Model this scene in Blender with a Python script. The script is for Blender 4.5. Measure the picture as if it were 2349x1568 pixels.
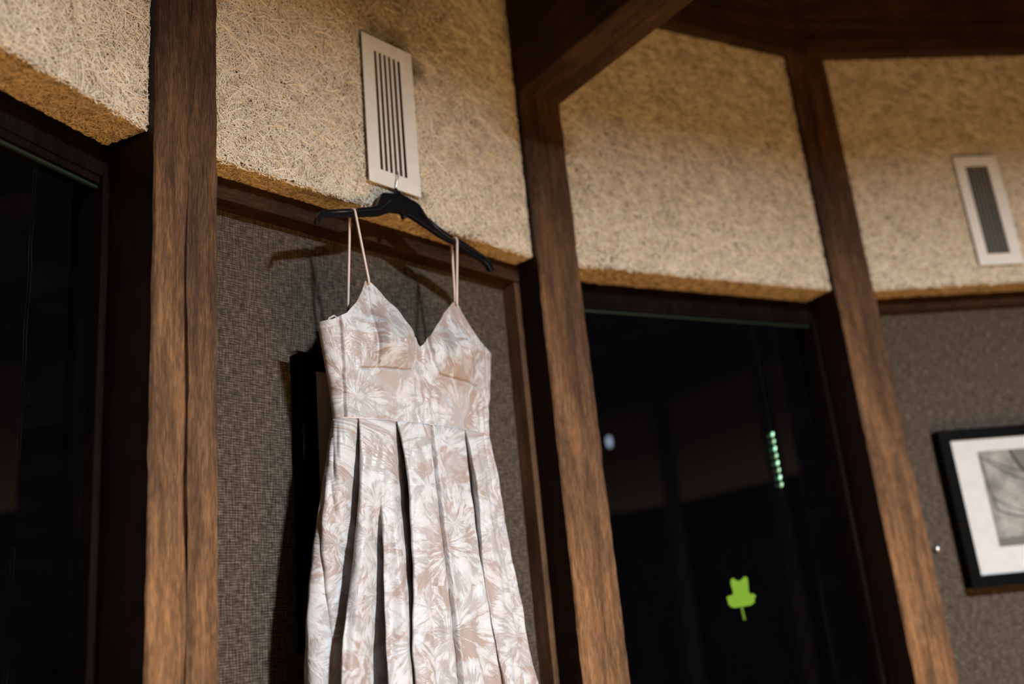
import bpy, bmesh, math, random
import numpy as np
from mathutils import Vector, Matrix

for o in list(bpy.data.objects):
    bpy.data.objects.remove(o, do_unlink=True)
scene = bpy.context.scene
COL = scene.collection

# ------------------------------------------------------------------ layout
CAMZ = 1.5                                   # lens height above the floor
CEN = np.array([1.7697, -0.0215])            # centre of the eighteen-sided room
APO = 2.6958                                 # apothem to the face of the upper boards
PH0, DEL = -1.17435, 2 * math.pi / 18
POSTW, POSTR = 0.1265, 2.7095
HALF = APO * math.tan(DEL / 2)
PB = CAMZ + 0.86                             # underside of the upper boards
RB = CAMZ + 1.606                            # underside of the ring beam

def nrm(i): return np.array([math.sin(PH0 + i * DEL), math.cos(PH0 + i * DEL)])
def tan_(i): return np.array([math.cos(PH0 + i * DEL), -math.sin(PH0 + i * DEL)])

# ------------------------------------------------------------------ camera
F_PX, PITCH, ROLL = 2227.17, 0.301648, 0.097838
cd = bpy.data.cameras.new('camera')
cam = bpy.data.objects.new('camera', cd)
COL.objects.link(cam)
cd.sensor_width = 36.0
cd.lens = F_PX / 2349 * 36.0
cd.clip_start, cd.clip_end = 0.02, 100
r0, u0 = Vector((1, 0, 0)), Vector((0, -math.sin(PITCH), math.cos(PITCH)))
fw = Vector((0, math.cos(PITCH), math.sin(PITCH)))
cx_, sx_ = math.cos(ROLL), math.sin(ROLL)
X, Y = r0 * cx_ - u0 * sx_, r0 * sx_ + u0 * cx_
M = Matrix((X, Y, -fw)).transposed().to_4x4()
M.translation = Vector((0, 0, CAMZ))
cam.matrix_world = M
cd.dof.use_dof = True
cd.dof.focus_distance = 1.70
cd.dof.aperture_fstop = 1.5
scene.camera = cam

# ------------------------------------------------------------------ world, lights, exposure
wd = bpy.data.worlds.new('night')
scene.world = wd
wd.use_nodes = True
wd.node_tree.nodes['Background'].inputs[0].default_value = (0.010, 0.012, 0.018, 1)
wd.node_tree.nodes['Background'].inputs[1].default_value = 0.12
vs = scene.view_settings
vs.view_transform, vs.look = 'Standard', 'None'
vs.gamma, vs.use_curve_mapping = 1, False
vs.exposure = 0.0
MAIN_POS = (1.77, -0.02, CAMZ + 1.52)
MAIN_W, MAIN_COL = 285.0, (0.90, 0.96, 1.0)
WARM_COL = (1.0, 0.57, 0.21)
WARM_W = 10.5
WARM_SPOTS = [(0.85, 0.45), (1.3, 0.85), (1.75, 0.5), (1.5, 0.1)]

# ------------------------------------------------------------------ material helpers
def mat(name):
    m = bpy.data.materials.new(name)
    m.use_nodes = True
    nt = m.node_tree
    return m, nt, nt.nodes['Principled BSDF']

def N(nt, kind, **kw):
    n = nt.nodes.new('ShaderNode' + kind)
    for k, v in kw.items():
        if k.startswith('i_'):
            key = k[2:]
            n.inputs[int(key) if key.isdigit() else key.replace('_', ' ')].default_value = v
        else:
            setattr(n, k, v)
    return n

def L(nt, a, b): nt.links.new(a, b)

def ramp(nt, stops, interp='LINEAR'):
    r = nt.nodes.new('ShaderNodeValToRGB')
    r.color_ramp.interpolation = interp
    el = r.color_ramp.elements
    while len(el) < len(stops): el.new(0.5)
    for e, (p, c) in zip(el, stops):
        e.position = p
        e.color = (c, c, c, 1) if isinstance(c, (int, float)) else (*c, 1)
    return r

def coords(nt, scale, kind='Object'):
    tc = N(nt, 'TexCoord')
    mp = N(nt, 'Mapping')
    mp.inputs['Scale'].default_value = scale
    L(nt, tc.outputs[kind], mp.inputs['Vector'])
    return mp.outputs['Vector']

def mixc(nt, fac, a, b, blend='MIX'):
    m = nt.nodes.new('ShaderNodeMix')
    m.data_type, m.blend_type = 'RGBA', blend
    for sock, val in ((m.inputs[0], fac), (m.inputs[6], a), (m.inputs[7], b)):
        if hasattr(val, 'is_linked'): L(nt, val, sock)
        else: sock.default_value = val if isinstance(val, (int, float)) else (*val, 1)
    return m.outputs[2]

def math_(nt, op, a, b=None, c=None):
    m = N(nt, 'Math', operation=op)
    for k, v in enumerate((a, b, c)):
        if v is None: continue
        if hasattr(v, 'is_linked'): L(nt, v, m.inputs[k])
        else: m.inputs[k].default_value = v
    return m.outputs[0]

def bump(nt, bsdf, h, strength=0.4, dist=0.002):
    b = N(nt, 'Bump')
    b.inputs['Strength'].default_value = strength
    b.inputs['Distance'].default_value = dist
    L(nt, h, b.inputs['Height'])
    L(nt, b.outputs[0], bsdf.inputs['Normal'])

def plain(name, col, rough=0.6, metal=0.0, spec=0.5, emit=None, es=0.0):
    m, nt, b = mat(name)
    tint = N(nt, 'TexNoise', i_Scale=40.0, i_Detail=3.0)
    L(nt, coords(nt, (1, 1, 1)), tint.inputs['Vector'])
    c = mixc(nt, tint.outputs[0], tuple(x * 0.88 for x in col), tuple(min(1, x * 1.12) for x in col))
    L(nt, c, b.inputs['Base Color'])
    b.inputs['Roughness'].default_value = rough
    b.inputs['Metallic'].default_value = metal
    b.inputs['Specular IOR Level'].default_value = spec
    if emit:
        b.inputs['Emission Color'].default_value = (*emit, 1)
        b.inputs['Emission Strength'].default_value = es
    return m

def wood(name, dark, mid, light, axis='z', rough=0.75, amount=1.0, spec=0.2, graded=False):
    m, nt, b = mat(name)
    sc = {'z': (19, 19, 1.5), 'x': (1.5, 19, 19), 'y': (19, 1.5, 19)}[axis]
    fine = {'z': (520, 520, 42), 'x': (42, 520, 520), 'y': (520, 42, 520)}[axis]
    n1 = N(nt, 'TexNoise', i_Scale=2.0, i_Detail=6.0, i_Roughness=0.62, i_Distortion=0.7)
    L(nt, coords(nt, sc), n1.inputs['Vector'])
    n2 = N(nt, 'TexNoise', i_Scale=1.0, i_Detail=4.0, i_Roughness=0.6)
    L(nt, coords(nt, fine), n2.inputs['Vector'])
    n3 = N(nt, 'TexNoise', i_Scale=5.0, i_Detail=5.0, i_Roughness=0.6)
    L(nt, coords(nt, (1.4, 1.4, 0.7)), n3.inputs['Vector'])
    f = math_(nt, 'ADD', math_(nt, 'MULTIPLY', n1.outputs[0], 0.52), math_(nt, 'MULTIPLY', n2.outputs[0], 0.48))
    r = ramp(nt, [(0.33, dark), (0.48, mid), (0.63, light)])
    L(nt, f, r.inputs[0])
    weather = ramp(nt, [(0.38, (0.62, 0.62, 0.66)), (0.62, (1.12, 1.08, 1.0))])
    L(nt, n3.outputs[0], weather.inputs[0])
    col = mixc(nt, 1.0, r.outputs[0], weather.outputs[0], 'MULTIPLY')
    if graded:                                   # timber tone paler low down, darker higher up
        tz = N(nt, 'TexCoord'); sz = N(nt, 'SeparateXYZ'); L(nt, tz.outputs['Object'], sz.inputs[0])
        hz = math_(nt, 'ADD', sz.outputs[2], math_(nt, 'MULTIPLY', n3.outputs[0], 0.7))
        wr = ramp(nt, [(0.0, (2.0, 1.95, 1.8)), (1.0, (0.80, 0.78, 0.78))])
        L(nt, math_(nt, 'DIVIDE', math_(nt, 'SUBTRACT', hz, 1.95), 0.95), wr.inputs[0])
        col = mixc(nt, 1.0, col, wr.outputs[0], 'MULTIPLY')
    L(nt, col, b.inputs['Base Color'])
    b.inputs['Roughness'].default_value = rough
    b.inputs['Specular IOR Level'].default_value = spec
    bump(nt, b, f, 0.55 * amount, 0.003)
    return m

M_POST = wood('rough_sawn_timber', (0.018, 0.010, 0.006), (0.076, 0.040, 0.021), (0.185, 0.100, 0.050), graded=True)
M_BEAM = wood('dark_timber_beam', (0.014, 0.008, 0.005), (0.036, 0.019, 0.010), (0.075, 0.040, 0.020), axis='x')
M_BEAMY = wood('dark_timber_tie_beam', (0.014, 0.008, 0.005), (0.042, 0.021, 0.010), (0.085, 0.043, 0.020), axis='y')
M_SIDE = wood('dark_red_brown_side', (0.010, 0.0045, 0.003), (0.022, 0.010, 0.0065), (0.040, 0.018, 0.011), rough=0.6)  # darker red-brown wood for post sides and rear posts
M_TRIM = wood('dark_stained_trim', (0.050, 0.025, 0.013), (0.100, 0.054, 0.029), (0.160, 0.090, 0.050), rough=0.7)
M_TRIMX = wood('shaded_trim_header', (0.015, 0.0075, 0.004), (0.034, 0.017, 0.009), (0.062, 0.032, 0.016), axis='x', rough=0.8, spec=0.1)  # wood of the upright trim, darkened to imitate shade on the header
M_FLOOR = wood('oak_floor', (0.20, 0.10, 0.038), (0.34, 0.17, 0.065), (0.46, 0.25, 0.10), axis='x', rough=0.5)
M_FRAMEW = wood('black_brown_window_frame', (0.003, 0.002, 0.0018), (0.006, 0.004, 0.003), (0.011, 0.007, 0.005), rough=0.8, spec=0.06)
M_BLACK = plain('black_plastic', (0.004, 0.004, 0.005), 0.33, spec=0.35)
M_PICT = plain('black_lacquer_frame', (0.0022, 0.0022, 0.0023), 0.6, spec=0.06)
M_MATB = plain('white_mat_board', (0.55, 0.55, 0.555), 0.9)
M_INK = plain('charcoal_ink', (0.05, 0.05, 0.045), 0.9)
M_INKL = plain('grey_wash', (0.13, 0.13, 0.12), 0.9)
M_METAL = plain('bright_steel', (0.75, 0.76, 0.78), 0.30, metal=1.0)
M_VENT = plain('off_white_enamel', (0.76, 0.75, 0.72), 0.5)
M_SLATD = plain('shaded_enamel', (0.20, 0.195, 0.18), 0.5)  # vent enamel greyed to stand in for shade on angled slats
M_DUCT = plain('dark_duct', (0.006, 0.007, 0.006), 0.9)
M_STRAP = plain('blush_satin_cord', (0.72, 0.58, 0.53), 0.45)
M_LEAF = plain('lime_vinyl', (0.135, 0.285, 0.008), 0.6)
M_GLINT = plain('painted_green_glint', (0.014, 0.026, 0.018), 0.35)  # green tint imitates a reflected streak under the window head
M_SHADE = plain('lamp_shade_metal', (0.10, 0.09, 0.08), 0.5)
M_LED = plain('led_glass', (0.5, 0.9, 0.7), 0.3, emit=(0.35, 1.0, 0.52), es=0.95)
M_LEDW = plain('led_glass_dim', (0.4, 0.6, 0.4), 0.3, emit=(0.45, 0.8, 0.38), es=0.42)
M_LEDC = plain('led_core', (0.8, 0.95, 0.85), 0.3, emit=(0.85, 1.0, 0.9), es=1.0)
M_GLOBE = plain('outdoor_globe', (0.8, 0.85, 0.95), 0.4, emit=(0.6, 0.75, 1.0), es=0.6)
M_WIRE = plain('dark_wire', (0.01, 0.012, 0.01), 0.6)

def make_glass():
    m, nt, b = mat('window_glass')
    tint = N(nt, 'TexNoise', i_Scale=1.5)
    L(nt, coords(nt, (1, 1, 1)), tint.inputs['Vector'])
    L(nt, mixc(nt, tint.outputs[0], (0.93, 0.96, 0.95), (0.96, 0.98, 0.97)), b.inputs['Base Color'])
    b.inputs['Transmission Weight'].default_value = 1.0
    b.inputs['Roughness'].default_value = 0.0
    b.inputs['IOR'].default_value = 1.45
    return m
M_GLASS = make_glass()

def make_strands(name, pale, tan, dirt_lo=0.88, smudge=False):
    m, nt, b = mat(name)
    geo = N(nt, 'NewGeometry')
    r = ramp(nt, [(0.0, tan), (0.35, tuple((p + t) / 2 for p, t in zip(pale, tan))), (1.0, pale)])
    L(nt, geo.outputs['Random Per Island'], r.inputs[0])
    n = N(nt, 'TexNoise', i_Scale=24.0, i_Detail=4.0, i_Roughness=0.65)
    L(nt, coords(nt, (1, 1, 1)), n.inputs['Vector'])
    d = ramp(nt, [(0.30, (dirt_lo, dirt_lo * 0.97, dirt_lo * 0.92)), (0.55, (1, 1, 1))])
    L(nt, n.outputs[0], d.inputs[0])
    col = mixc(nt, 1.0, r.outputs[0], d.outputs[0], 'MULTIPLY')
    if smudge:                                 # dust blown out of the vent, caked round its upper right corner
        tc = N(nt, 'TexCoord')
        for cx, cz, rr_, amt in ((0.030, 0.412, 0.060, 0.8), (0.076, 0.370, 0.045, 0.9), (-0.030, 0.425, 0.05, 0.5), (0.0, 0.60, 0.30, 0.5), (0.076, 0.06, 0.025, 0.7)):
            ds = N(nt, 'VectorMath', operation='DISTANCE'); L(nt, tc.outputs['Object'], ds.inputs[0]); ds.inputs[1].default_value = (cx, 0, cz)
            k = math_(nt, 'SUBTRACT', 1.0, math_(nt, 'DIVIDE', ds.outputs['Value'], rr_))
            k = math_(nt, 'MULTIPLY', math_(nt, 'MULTIPLY', math_(nt, 'MAXIMUM', k, 0.0), n.outputs[0]), amt * 2.2)
            col = mixc(nt, math_(nt, 'MINIMUM', k, 0.9), col, (0.09, 0.065, 0.04))
    L(nt, col, b.inputs['Base Color'])
    b.inputs['Roughness'].default_value = 0.85
    b.inputs['Specular IOR Level'].default_value = 0.2
    return m
M_STRAND = make_strands('wood_wool_strand', (0.90, 0.84, 0.72), (0.68, 0.57, 0.43))
M_STRAND_V = make_strands('wood_wool_strand_dusty', (0.90, 0.84, 0.72), (0.68, 0.57, 0.43), smudge=True)
M_SOFF = make_strands('wood_wool_cut_edge', (0.82, 0.67, 0.44), (0.52, 0.39, 0.22), 0.85)

def make_board():
    m, nt, b = mat('wood_wool_core')
    n = N(nt, 'TexNoise', i_Scale=170.0, i_Detail=4.0, i_Roughness=0.7)
    L(nt, coords(nt, (1, 1, 1)), n.inputs['Vector'])
    r = ramp(nt, [(0.36, (0.05, 0.03, 0.016)), (0.5, (0.13, 0.09, 0.05)), (0.66, (0.26, 0.19, 0.11))])
    L(nt, n.outputs[0], r.inputs[0])
    L(nt, r.outputs[0], b.inputs['Base Color'])
    b.inputs['Roughness'].default_value = 0.95
    bump(nt, b, n.outputs[0], 0.9, 0.004)
    return m
M_BOARD = make_board()

def make_fabric():
    m, nt, b = mat('woven_grasscloth')
    tc = N(nt, 'TexCoord')
    sp = N(nt, 'SeparateXYZ'); L(nt, tc.outputs['Object'], sp.inputs[0])
    wob = N(nt, 'TexNoise', i_Scale=22.0, i_Detail=2.0); L(nt, tc.outputs['Object'], wob.inputs['Vector'])
    wv = math_(nt, 'MULTIPLY', wob.outputs[0], 7.0)
    rows = math_(nt, 'SINE', math_(nt, 'ADD', math_(nt, 'MULTIPLY', sp.outputs[2], 1420.0), wv))
    cols = math_(nt, 'SINE', math_(nt, 'ADD', math_(nt, 'MULTIPLY', sp.outputs[0], 1150.0), math_(nt, 'MULTIPLY', wv, 1.7)))
    h = N(nt, 'TexNoise', i_Scale=1.0, i_Detail=2.0)
    L(nt, coords(nt, (60, 60, 300)), h.inputs['Vector'])
    v = N(nt, 'TexNoise', i_Scale=1.0, i_Detail=2.0)
    L(nt, coords(nt, (260, 260, 40)), v.inputs['Vector'])
    f = math_(nt, 'ADD', math_(nt, 'ADD', math_(nt, 'MULTIPLY', rows, 0.045), math_(nt, 'MULTIPLY', cols, 0.025)),
              math_(nt, 'ADD', math_(nt, 'MULTIPLY', h.outputs[0], 0.55), math_(nt, 'MULTIPLY', v.outputs[0], 0.45)))
    r = ramp(nt, [(0.33, (0.021, 0.016, 0.012)), (0.50, (0.062, 0.049, 0.038)), (0.67, (0.145, 0.116, 0.088))])
    L(nt, f, r.inputs[0])
    L(nt, r.outputs[0], b.inputs['Base Color'])
    b.inputs['Roughness'].default_value = 0.9
    b.inputs['Specular IOR Level'].default_value = 0.2
    bump(nt, b, f, 0.6, 0.002)
    return m
M_FABRIC = make_fabric()

def make_brocade(name, bias):
    m, nt, b = mat(name)
    uv = N(nt, 'UVMap', uv_map='cloth')
    base = uv.outputs[0]
    # wandering of the coordinates so petals look brushed
    wn = N(nt, 'TexNoise', i_Scale=16.0, i_Detail=3.0)
    L(nt, base, wn.inputs['Vector'])
    off = N(nt, 'VectorMath', operation='SUBTRACT'); L(nt, wn.outputs['Color'], off.inputs[0]); off.inputs[1].default_value = (0.5, 0.5, 0.5)
    sc = N(nt, 'VectorMath', operation='SCALE'); L(nt, off.outputs[0], sc.inputs[0]); sc.inputs['Scale'].default_value = 0.026
    wp = N(nt, 'VectorMath', operation='ADD'); L(nt, base, wp.inputs[0]); L(nt, sc.outputs[0], wp.inputs[1])
    def burst(scale, rnd, seedoff):
        mp = N(nt, 'Mapping'); mp.inputs['Location'].default_value = seedoff
        L(nt, wp.outputs[0], mp.inputs['Vector'])
        vo = N(nt, 'TexVoronoi', voronoi_dimensions='2D', feature='F1')
        vo.inputs['Scale'].default_value = scale
        vo.inputs['Randomness'].default_value = rnd
        L(nt, mp.outputs[0], vo.inputs['Vector'])
        d = N(nt, 'VectorMath', operation='SUBTRACT')
        L(nt, mp.outputs[0], d.inputs[0]); L(nt, vo.outputs['Position'], d.inputs[1])
        sp = N(nt, 'SeparateXYZ'); L(nt, d.outputs[0], sp.inputs[0])
        ang = math_(nt, 'ARCTAN2', sp.outputs[1], sp.outputs[0])
        sn, cs = math_(nt, 'SINE', ang), math_(nt, 'COSINE', ang)
        rad = vo.outputs['Distance']
        cb = N(nt, 'CombineXYZ')
        L(nt, math_(nt, 'MULTIPLY', sn, 5.5), cb.inputs[0]); L(nt, math_(nt, 'MULTIPLY', cs, 5.5), cb.inputs[1])
        L(nt, math_(nt, 'MULTIPLY', rad, 2.2), cb.inputs[2])
        ns = N(nt, 'TexNoise', i_Scale=1.25, i_Detail=5.0, i_Roughness=0.62)
        ad = N(nt, 'VectorMath', operation='ADD'); L(nt, cb.outputs[0], ad.inputs[0])
        cs_ = N(nt, 'VectorMath', operation='SCALE'); L(nt, vo.outputs['Color'], cs_.inputs[0]); cs_.inputs['Scale'].default_value = 20
        L(nt, cs_.outputs[0], ad.inputs[1]); L(nt, ad.outputs[0], ns.inputs['Vector'])
        return ns.outputs[0], rad
    s1, r1 = burst(6.6, 0.95, (0.11, 0.04, 0))
    patch = N(nt, 'TexNoise', i_Scale=15.0, i_Detail=4.5, i_Roughness=0.5)
    L(nt, wp.outputs[0], patch.inputs['Vector'])
    f1 = math_(nt, 'ADD', math_(nt, 'MULTIPLY', s1, 0.52), math_(nt, 'MULTIPLY', patch.outputs[0], 0.48))
    two = ramp(nt, [(0.446, 0.0), (0.474, 0.55), (0.50, 0.85), (0.57, 1.0)])
    L(nt, math_(nt, 'SUBTRACT', f1, bias), two.inputs[0])
    p2 = N(nt, 'TexNoise', i_Scale=11.0, i_Detail=4.0, i_Roughness=0.55, i_Distortion=0.8)
    mp2 = N(nt, 'Mapping'); mp2.inputs['Location'].default_value = (3.3, 1.7, 0); L(nt, wp.outputs[0], mp2.inputs['Vector'])
    L(nt, mp2.outputs[0], p2.inputs['Vector'])
    grey = ramp(nt, [(0.50, 0.0), (0.53, 1.0)])
    L(nt, p2.outputs[0], grey.inputs[0])
    blush = mixc(nt, grey.outputs[0], (0.365, 0.288, 0.262), (0.41, 0.382, 0.382))
    s2, r2 = burst(9.0, 1.0, (0.43, 0.29, 0))
    p3 = N(nt, 'TexNoise', i_Scale=26.0, i_Detail=4.0, i_Distortion=0.5)
    L(nt, base, p3.inputs['Vector'])
    silver = ramp(nt, [(0.44, (0.36, 0.345, 0.35)), (0.475, (0.50, 0.495, 0.51)), (0.54, (0.575, 0.58, 0.605))])
    L(nt, math_(nt, 'ADD', math_(nt, 'MULTIPLY', s2, 0.5), math_(nt, 'MULTIPLY', p3.outputs[0], 0.5)), silver.inputs[0])
    c = mixc(nt, two.outputs[0], blush, silver.outputs[0])
    L(nt, c, b.inputs['Base Color'])
    rr = ramp(nt, [(0.0, 0.40), (1.0, 0.54)])
    L(nt, two.outputs[0], rr.inputs[0]); L(nt, rr.outputs[0], b.inputs['Roughness'])
    b.inputs['Specular IOR Level'].default_value = 0.55
    b.inputs['Sheen Weight'].default_value = 0.12
    cr = N(nt, 'TexNoise', i_Scale=38.0, i_Detail=3.0, i_Distortion=0.6)
    L(nt, base, cr.inputs['Vector'])
    hh = math_(nt, 'ADD', math_(nt, 'MULTIPLY', two.outputs[0], 0.25), cr.outputs[0])
    bump(nt, b, hh, 0.5, 0.005)
    return m
M_DRESS = make_brocade('blush_silver_brocade', 0.0)
M_BODICE = make_brocade('blush_silver_brocade_dimmed', 0.028)  # extra blush coverage imitates dimmer, warmer light on the bodice

# ------------------------------------------------------------------ geometry helpers
class MB:
    def __init__(s): s.v, s.f = [], []
    def add(s, v, f):
        o = len(s.v); s.v += [tuple(p) for p in v]; s.f += [tuple(o + k for k in q) for q in f]; return s
    def box(s, a, b, c, d, e, g):
        return s.add([(a, c, e), (b, c, e), (b, d, e), (a, d, e), (a, c, g), (b, c, g), (b, d, g), (a, d, g)],
                     [(0, 3, 2, 1), (4, 5, 6, 7), (0, 1, 5, 4), (1, 2, 6, 5), (2, 3, 7, 6), (3, 0, 4, 7)])
    def prism(s, poly, q0, q1):                # polygon in (x, z), thickness along y
        n = len(poly)
        return s.add([(x, q0, z) for x, z in poly] + [(x, q1, z) for x, z in poly],
                     [tuple(range(n)), tuple(range(2 * n - 1, n - 1, -1))] + [(k, n + k, n + (k + 1) % n, (k + 1) % n) for k in range(n)])
    def tube(s, pts, rad, k=8, flat=1.0):
        pts = [Vector(p) for p in pts]
        rads = rad if isinstance(rad, (list, tuple)) else [rad] * len(pts)
        v, up = [], None
        for i, p in enumerate(pts):
            t = (pts[min(i + 1, len(pts) - 1)] - pts[max(i - 1, 0)]).normalized()
            if up is None:
                up = Vector((0, 1, 0)) if abs(t.y) < 0.9 else Vector((1, 0, 0))
            a = (up - t * up.dot(t)).normalized(); bb = t.cross(a); up = a
            for j in range(k):
                an = 2 * math.pi * j / k
                v.append(p + a * math.cos(an) * rads[i] * flat + bb * math.sin(an) * rads[i])
        n = len(pts)
        f = [(i * k + j, i * k + (j + 1) % k, (i + 1) * k + (j + 1) % k, (i + 1) * k + j) for i in range(n - 1) for j in range(k)]
        f += [tuple(range(k - 1, -1, -1)), tuple((n - 1) * k + j for j in range(k))]
        return s.add(v, f)
    def lathe(s, prof, k=24, c=(0, 0, 0)):
        v = [(c[0] + r * math.cos(2 * math.pi * j / k), c[1] + r * math.sin(2 * math.pi * j / k), c[2] + z) for r, z in prof for j in range(k)]
        f = [(i * k + j, i * k + (j + 1) % k, (i + 1) * k + (j + 1) % k, (i + 1) * k + j) for i in range(len(prof) - 1) for j in range(k)]
        return s.add(v, f)

def frame_rot(i): return -(PH0 + i * DEL)
def frame_org(i, rad=APO):
    p = CEN + rad * nrm(i); return Vector((p[0], p[1], 0))
def to_world(i, s, q, z, rad=APO):
    p = CEN + (rad + q) * nrm(i) + s * tan_(i); return Vector((p[0], p[1], z))

def tag(o, label=None, cat=None, group=None, kind=None):
    if label: o['label'] = label
    if cat: o['category'] = cat
    if group: o['group'] = group
    if kind: o['kind'] = kind
    return o

def mesh_obj(name, v, f, m, parent=None, smooth=False, bevel=0.0, origin=None):
    me = bpy.data.meshes.new(name)
    if origin is not None:
        v = [(p[0] - origin[0], p[1] - origin[1], p[2] - origin[2]) for p in v]
    me.from_pydata([tuple(map(float, p)) for p in v], [], f)
    me.update()
    bm = bmesh.new(); bm.from_mesh(me)
    bmesh.ops.recalc_face_normals(bm, faces=bm.faces)
    bm.to_mesh(me); bm.free()
    if m: me.materials.append(m)
    if smooth:
        me.polygons.foreach_set('use_smooth', [True] * len(me.polygons))
    o = bpy.data.objects.new(name, me)
    COL.objects.link(o)
    if parent: o.parent = parent
    if bevel:
        b = o.modifiers.new('bevel', 'BEVEL'); b.width, b.segments, b.limit_method = bevel, 2, 'ANGLE'
    return o

def empty(name, i, s=0.0, q=0.0, z=0.0, rad=APO):
    """An empty in the frame of bay i: x along the wall, y outwards, z up."""
    o = bpy.data.objects.new(name, None)
    COL.objects.link(o)
    o.empty_display_size = 0.05
    o.location = to_world(i, s, q, z, rad)
    o.rotation_euler = (0, 0, frame_rot(i))
    o['_o'] = (s, q, z)
    return o

def part(name, mb, m, parent, **kw):          # mesh given in bay coordinates, under an empty
    org = tuple(parent['_o'])
    o = mesh_obj(name, mb.v, mb.f, m, parent, origin=org, **kw)
    o['_o'] = org
    return o

def solo(name, i, mb, m, rad=APO, **kw):       # a thing that is one mesh, in bay coordinates
    o = mesh_obj(name, mb.v, mb.f, m, None, **kw)
    o.location = frame_org(i, rad); o.rotation_euler = (0, 0, frame_rot(i))
    return o

def grid_faces(nr, nc, closed=False):
    r, c = np.meshgrid(np.arange(nr - 1), np.arange(nc if closed else nc - 1), indexing='ij')
    c2 = (c + 1) % nc
    return np.stack([r * nc + c, r * nc + c2, (r + 1) * nc + c2, (r + 1) * nc + c], -1).reshape(-1, 4)

def fast_mesh(name, V, Fq, m, parent=None, smooth=True, origin=None, uv=None):
    V = np.asarray(V, dtype=np.float64)
    if origin is not None: V = V - np.array(origin)
    me = bpy.data.meshes.new(name)
    me.vertices.add(len(V)); me.vertices.foreach_set('co', V.astype(np.float32).ravel())
    Fq = np.asarray(Fq, dtype=np.int32)
    k = Fq.shape[1]
    me.loops.add(Fq.size); me.loops.foreach_set('vertex_index', Fq.ravel())
    me.polygons.add(len(Fq))
    me.polygons.foreach_set('loop_start', np.arange(0, Fq.size, k, dtype=np.int32))
    me.polygons.foreach_set('loop_total', np.full(len(Fq), k, dtype=np.int32))
    me.update(calc_edges=True)
    if uv is not None:
        l = me.uv_layers.new(name='cloth')
        l.data.foreach_set('uv', np.asarray(uv, dtype=np.float32)[Fq.ravel()].ravel())
    me.materials.append(m)
    me.polygons.foreach_set('use_smooth', [smooth] * len(Fq))
    o = bpy.data.objects.new(name, me)
    COL.objects.link(o)
    if parent: o.parent = parent
    return o

# ------------------------------------------------------------------ large structure
# floor and ceiling
def ngon(rad, z): return [(CEN[0] + rad * nrm(k + 0.5)[0], CEN[1] + rad * nrm(k + 0.5)[1], z) for k in range(18)]
RV = (APO + 0.30) / math.cos(DEL / 2)
mb = MB(); mb.add(ngon(RV, 0.0) + ngon(RV, -0.1), [tuple(range(18)), tuple(range(35, 17, -1))] + [(k, (k + 1) % 18, 18 + (k + 1) % 18, 18 + k) for k in range(18)])
tag(mesh_obj('floor', mb.v, mb.f, M_FLOOR), 'warm oak plank floor of the round room', kind='structure')
mb = MB()
lo, hi = ngon(RV, CAMZ + 1.95), ngon(0.5, CAMZ + 2.75)
lo2, hi2 = ngon(RV, CAMZ + 2.05), ngon(0.5, CAMZ + 2.85)
mb.add(lo + hi + lo2 + hi2, [(k, (k + 1) % 18, 18 + (k + 1) % 18, 18 + k) for k in range(18)] + [tuple(range(18, 36))] +
       [(36 + k, 36 + (k + 1) % 18, 54 + (k + 1) % 18, 54 + k) for k in range(18)] + [tuple(range(54, 72))])
tag(mesh_obj('ceiling', mb.v, mb.f, M_BEAM), 'dark timber roof above the ring beam', kind='structure')

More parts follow.
